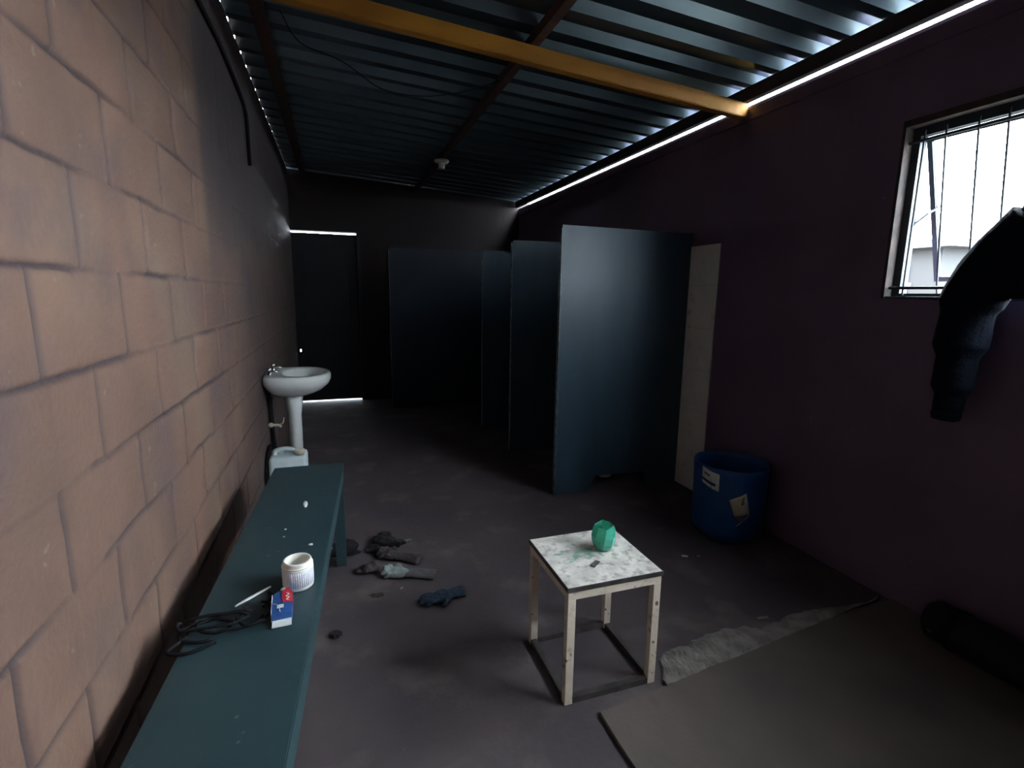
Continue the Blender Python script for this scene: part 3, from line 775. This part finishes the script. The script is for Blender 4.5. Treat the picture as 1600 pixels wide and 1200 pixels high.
# ------------------------------------------------------------------ gloves, rags and shoe on the floor
def glove(label, m, x, y, rz, fingers, L=.10, W=.045, cuff=.075, disp=.012, flat=.38, mcuff=None):
    t = thing('work_glove', label, 'glove', (x, y, 0), rz)
    bm = nb()
    ellipsoid(bm, (0, 0, .018), (L*.55, W, .018))
    for (bx, by, tx, ty, r, h) in fingers:
        mid = ((bx+tx)/2, (by+ty)/2, .018+h)
        tube(bm, smoothpts([(bx, by, .016), mid, (tx, ty, .012)], 4), [r*1.05]*5+[r]*3+[r*.7], 10, flat=.85)
    o = obj('hand', bm, m, t, True); remesh(o, .0045, disp, .025)
    bm = nb(); tube(bm, [(L*.25, 0, .016), (L*.5, 0, .017), (L*.5+cuff*.5, .002, .014), (L*.5+cuff, 0, .011)], [W*.75, W*.78, W*.88, W*.95], 20, flat=flat*.85)
    o = obj('cuff', bm, mcuff or m, t, True); remesh(o, .0045, disp*.5, .03)
    return t
fg = [(-.03, .030, -.095, .045, .011, .006), (-.04, .012, -.115, .018, .0115, .010), (-.04, -.008, -.112, -.010, .0115, .006), (-.03, -.028, -.09, -.036, .010, .008), (.01, -.035, -.025, -.075, .012, .004)]
fc = [(-.03, .026, -.060, .035, .013, .016), (-.04, .010, -.075, .004, .013, .020), (-.04, -.008, -.070, -.018, .013, .014), (-.02, -.028, -.050, -.046, .012, .010), (.01, .030, -.01, .062, .013, .012)]
glove('navy blue knitted glove lying alone on the floor nearest the stool', M_navyglove, .415, 2.185, R(12), fg, .11, .048, .055)
glove('pale green rubber work glove with a flat grey cuff, on the floor by the bench', M_paleglove, .235, 2.46, R(-20), fc, .13, .045, .13, .014, .42, mat('grey_canvas_cuff', (.13, .12, .125), .9, var=.3, scale=18))
glove('dark brown leather work glove lying behind the pale green one', M_brownglove, .225, 2.655, R(-33), fc, .12, .048, .11, .016)
def rag(label, x, y, rz, parts, m, vs=.006, disp=.03, name='rag', cat='rag'):
    bm = nb()
    for c, r in parts: ellipsoid(bm, c, r)
    o = obj(name, bm, m, smooth=True, loc=(x, y, 0)); o.rotation_euler = (0, 0, rz); remesh(o, vs, disp, .035)
    return tag(o, label, cat)
rag('crumpled black rag in the heap of gloves by the bench leg', .205, 2.81, 0, [((0, 0, .026), (.065, .050, .026)), ((-.070, -.055, .016), (.045, .03, .016)), ((.05, -.03, .018), (.07, .035, .018)), ((0, .03, .040), (.04, .035, .028)), ((-.04, .01, .03), (.03, .03, .026))], M_rag)
rag('crumpled brown cloth scrap left of the pale green glove', .112, 2.545, R(20), [((0, 0, .02), (.055, .04, .02)), ((-.035, .02, .015), (.04, .03, .015))], M_brownglove)
rag('pale dusty scrap of paper behind the heap of gloves', .325, 2.80, R(30), [((0, 0, .008), (.04, .018, .008)), ((-.03, .02, .006), (.02, .012, .006))], mat('dusty_paper', (.22, .20, .20), .9, var=.4, scale=20), .004, .008, 'paper_scrap', 'paper')
# black shoe by the bench leg
t = thing('black_shoe', 'black shoe lying under the far corner of the bench', 'shoe', (-.05, 2.775, 0), R(170))
bm = nb(); ellipsoid(bm, (.05, 0, .035), (.075, .038, .032)); ellipsoid(bm, (-.05, 0, .045), (.065, .034, .04)); o = obj('upper', bm, M_rag, t, True); remesh(o, .005, .006, .04)
bm = nb(); ellipsoid(bm, (0, 0, .008), (.13, .042, .008)); obj('sole', bm, M_blackp, t, True)
crumb(-.082, 2.72, .062, .011, 'bright white fleck on the black shoe by the bench leg', sh=(1, .6, .6))

# litter on the floor
def flake(name, label, cat, x, y, rx, ry, m, h=.006, rz=0):
    bm = nb(); blob(bm, 0, 0, rx, ry, .002, 0, x*10, 24, .5)
    o = obj(name, bm, m, loc=(x, y, 0)); o.rotation_euler = (0, 0, rz)
    s = o.modifiers.new('t', 'SOLIDIFY'); s.thickness = h; s.offset = 1
    return tag(o, label, cat)
flake('dry_leaf', 'dry brown leaf on the floor in front of the pale green glove', 'leaf', .13, 2.313, .032, .018, M_leaf)
flake('dirt_lump', 'dark lump of dirt on the floor beside the bench edge', 'dirt', -.059, 2.058, .022, .016, M_rag, .018)
flake('plaster_chip', 'white plaster chip on the floor between the stool and the drum', 'chip', 1.773, 2.179, .016, .007, M_white, .005, R(-30))
flake('plaster_chip', 'smaller grey plaster chip beside the white one near the drum', 'chip', 1.845, 2.155, .010, .005, M_rubble, .005)
flake('plaster_chip', 'tiny white chip on the floor between the pale green and the navy glove', 'chip', .245, 2.33, .009, .005, M_white, .004, .5)
flake('plaster_chip', 'tiny white chip on the floor seen between the stool legs', 'chip', .855, 1.715, .005, .004, M_white, .003)
flake('plaster_chip', 'thin grey stone flake lying on the broken cement edge', 'chip', 1.75, 1.60, .028, .010, M_rubble, .010, R(-8))

# ------------------------------------------------------------------ black roll under the window
t = thing('rolled_mat', 'thick black roll lying on the floor along the wall below the window', 'roll', (2.335, 1.02, .014), 0)
bm = nb()
tube(bm, [(.0, .285, .082), (.0, .275, .082), (.002, .25, .084), (.0, .1, .084), (.004, -.1, .084), (.0, -.35, .084), (0, -.37, .083)], [.03, .062, .082, .084, .082, .084, .06], 28)
obj('roll', bm, M_roll, t, True)
for ya in (-.2, .15):
    bm = nb(); tube(bm, [(.0, ya, .084), (.0, ya+.03, .084)], .0865, 28); obj('tie', bm, M_blackp, t, True)
bm = nb(); ellipsoid(bm, (-.082, .22, .07), (.006, .012, .006), seg=10); obj('tag_fleck', bm, M_steel, t, True)

# ------------------------------------------------------------------ jacket on the window bars
t = thing('jacket', 'dark navy jacket hanging on the window bars with one sleeve dangling', 'jacket', (0, 0, 0))
bm = nb()
X = 2.335
def body_sec(bm):
    # torso drapes to the near side, bunched over the sill
    rings = []
    for y, zt, zb, th in ((1.30, 1.60, 1.435, .05), (1.22, 1.77, 1.43, .065), (1.12, 1.93, 1.42, .075), (1.0, 2.02, 1.41, .08), (.88, 2.03, 1.40, .075), (.78, 1.93, 1.40, .05)):
        ring = []
        for k in range(20):
            a = 2*PI*k/20; cz = (zt+zb)/2; hz = (zt-zb)/2
            ring.append(bm.verts.new((X+.02+th*math.cos(a), y, cz+hz*math.copysign(abs(math.sin(a))**.8, math.sin(a)))))
        rings.append(ring)
    for p, q in zip(rings, rings[1:]):
        for k in range(20): bm.faces.new((p[k], p[(k+1) % 20], q[(k+1) % 20], q[k]))
    bm.faces.new(rings[0][::-1]); bm.faces.new(rings[-1])
body_sec(bm)
o = obj('torso', bm, M_jacket, t, True); remesh(o, .010, .025, .12)
bm = nb()
tube(bm, smoothpts([(X, 1.16, 1.70), (X, 1.235, 1.60), (X-.005, 1.31, 1.475), (X-.01, 1.335, 1.38), (X-.015, 1.340, 1.20), (X-.015, 1.345, 1.05), (X-.015, 1.348, .975)], 4),
     [.10]*4+[.105]*4+[.102]*4+[.088]*4+[.068]*4+[.052]*4+[.046], 20, flat=1)
o = obj('sleeve', bm, M_jacket, t, True); remesh(o, .008, .012, .12)
bm = nb(); tube(bm, [(X-.015, 1.348, .985), (X-.015, 1.348, .965), (X-.015, 1.349, .945)], [.048, .050, .047], 20); o = obj('cuff', bm, M_jacket, t, True); remesh(o, .006, .006, .03)
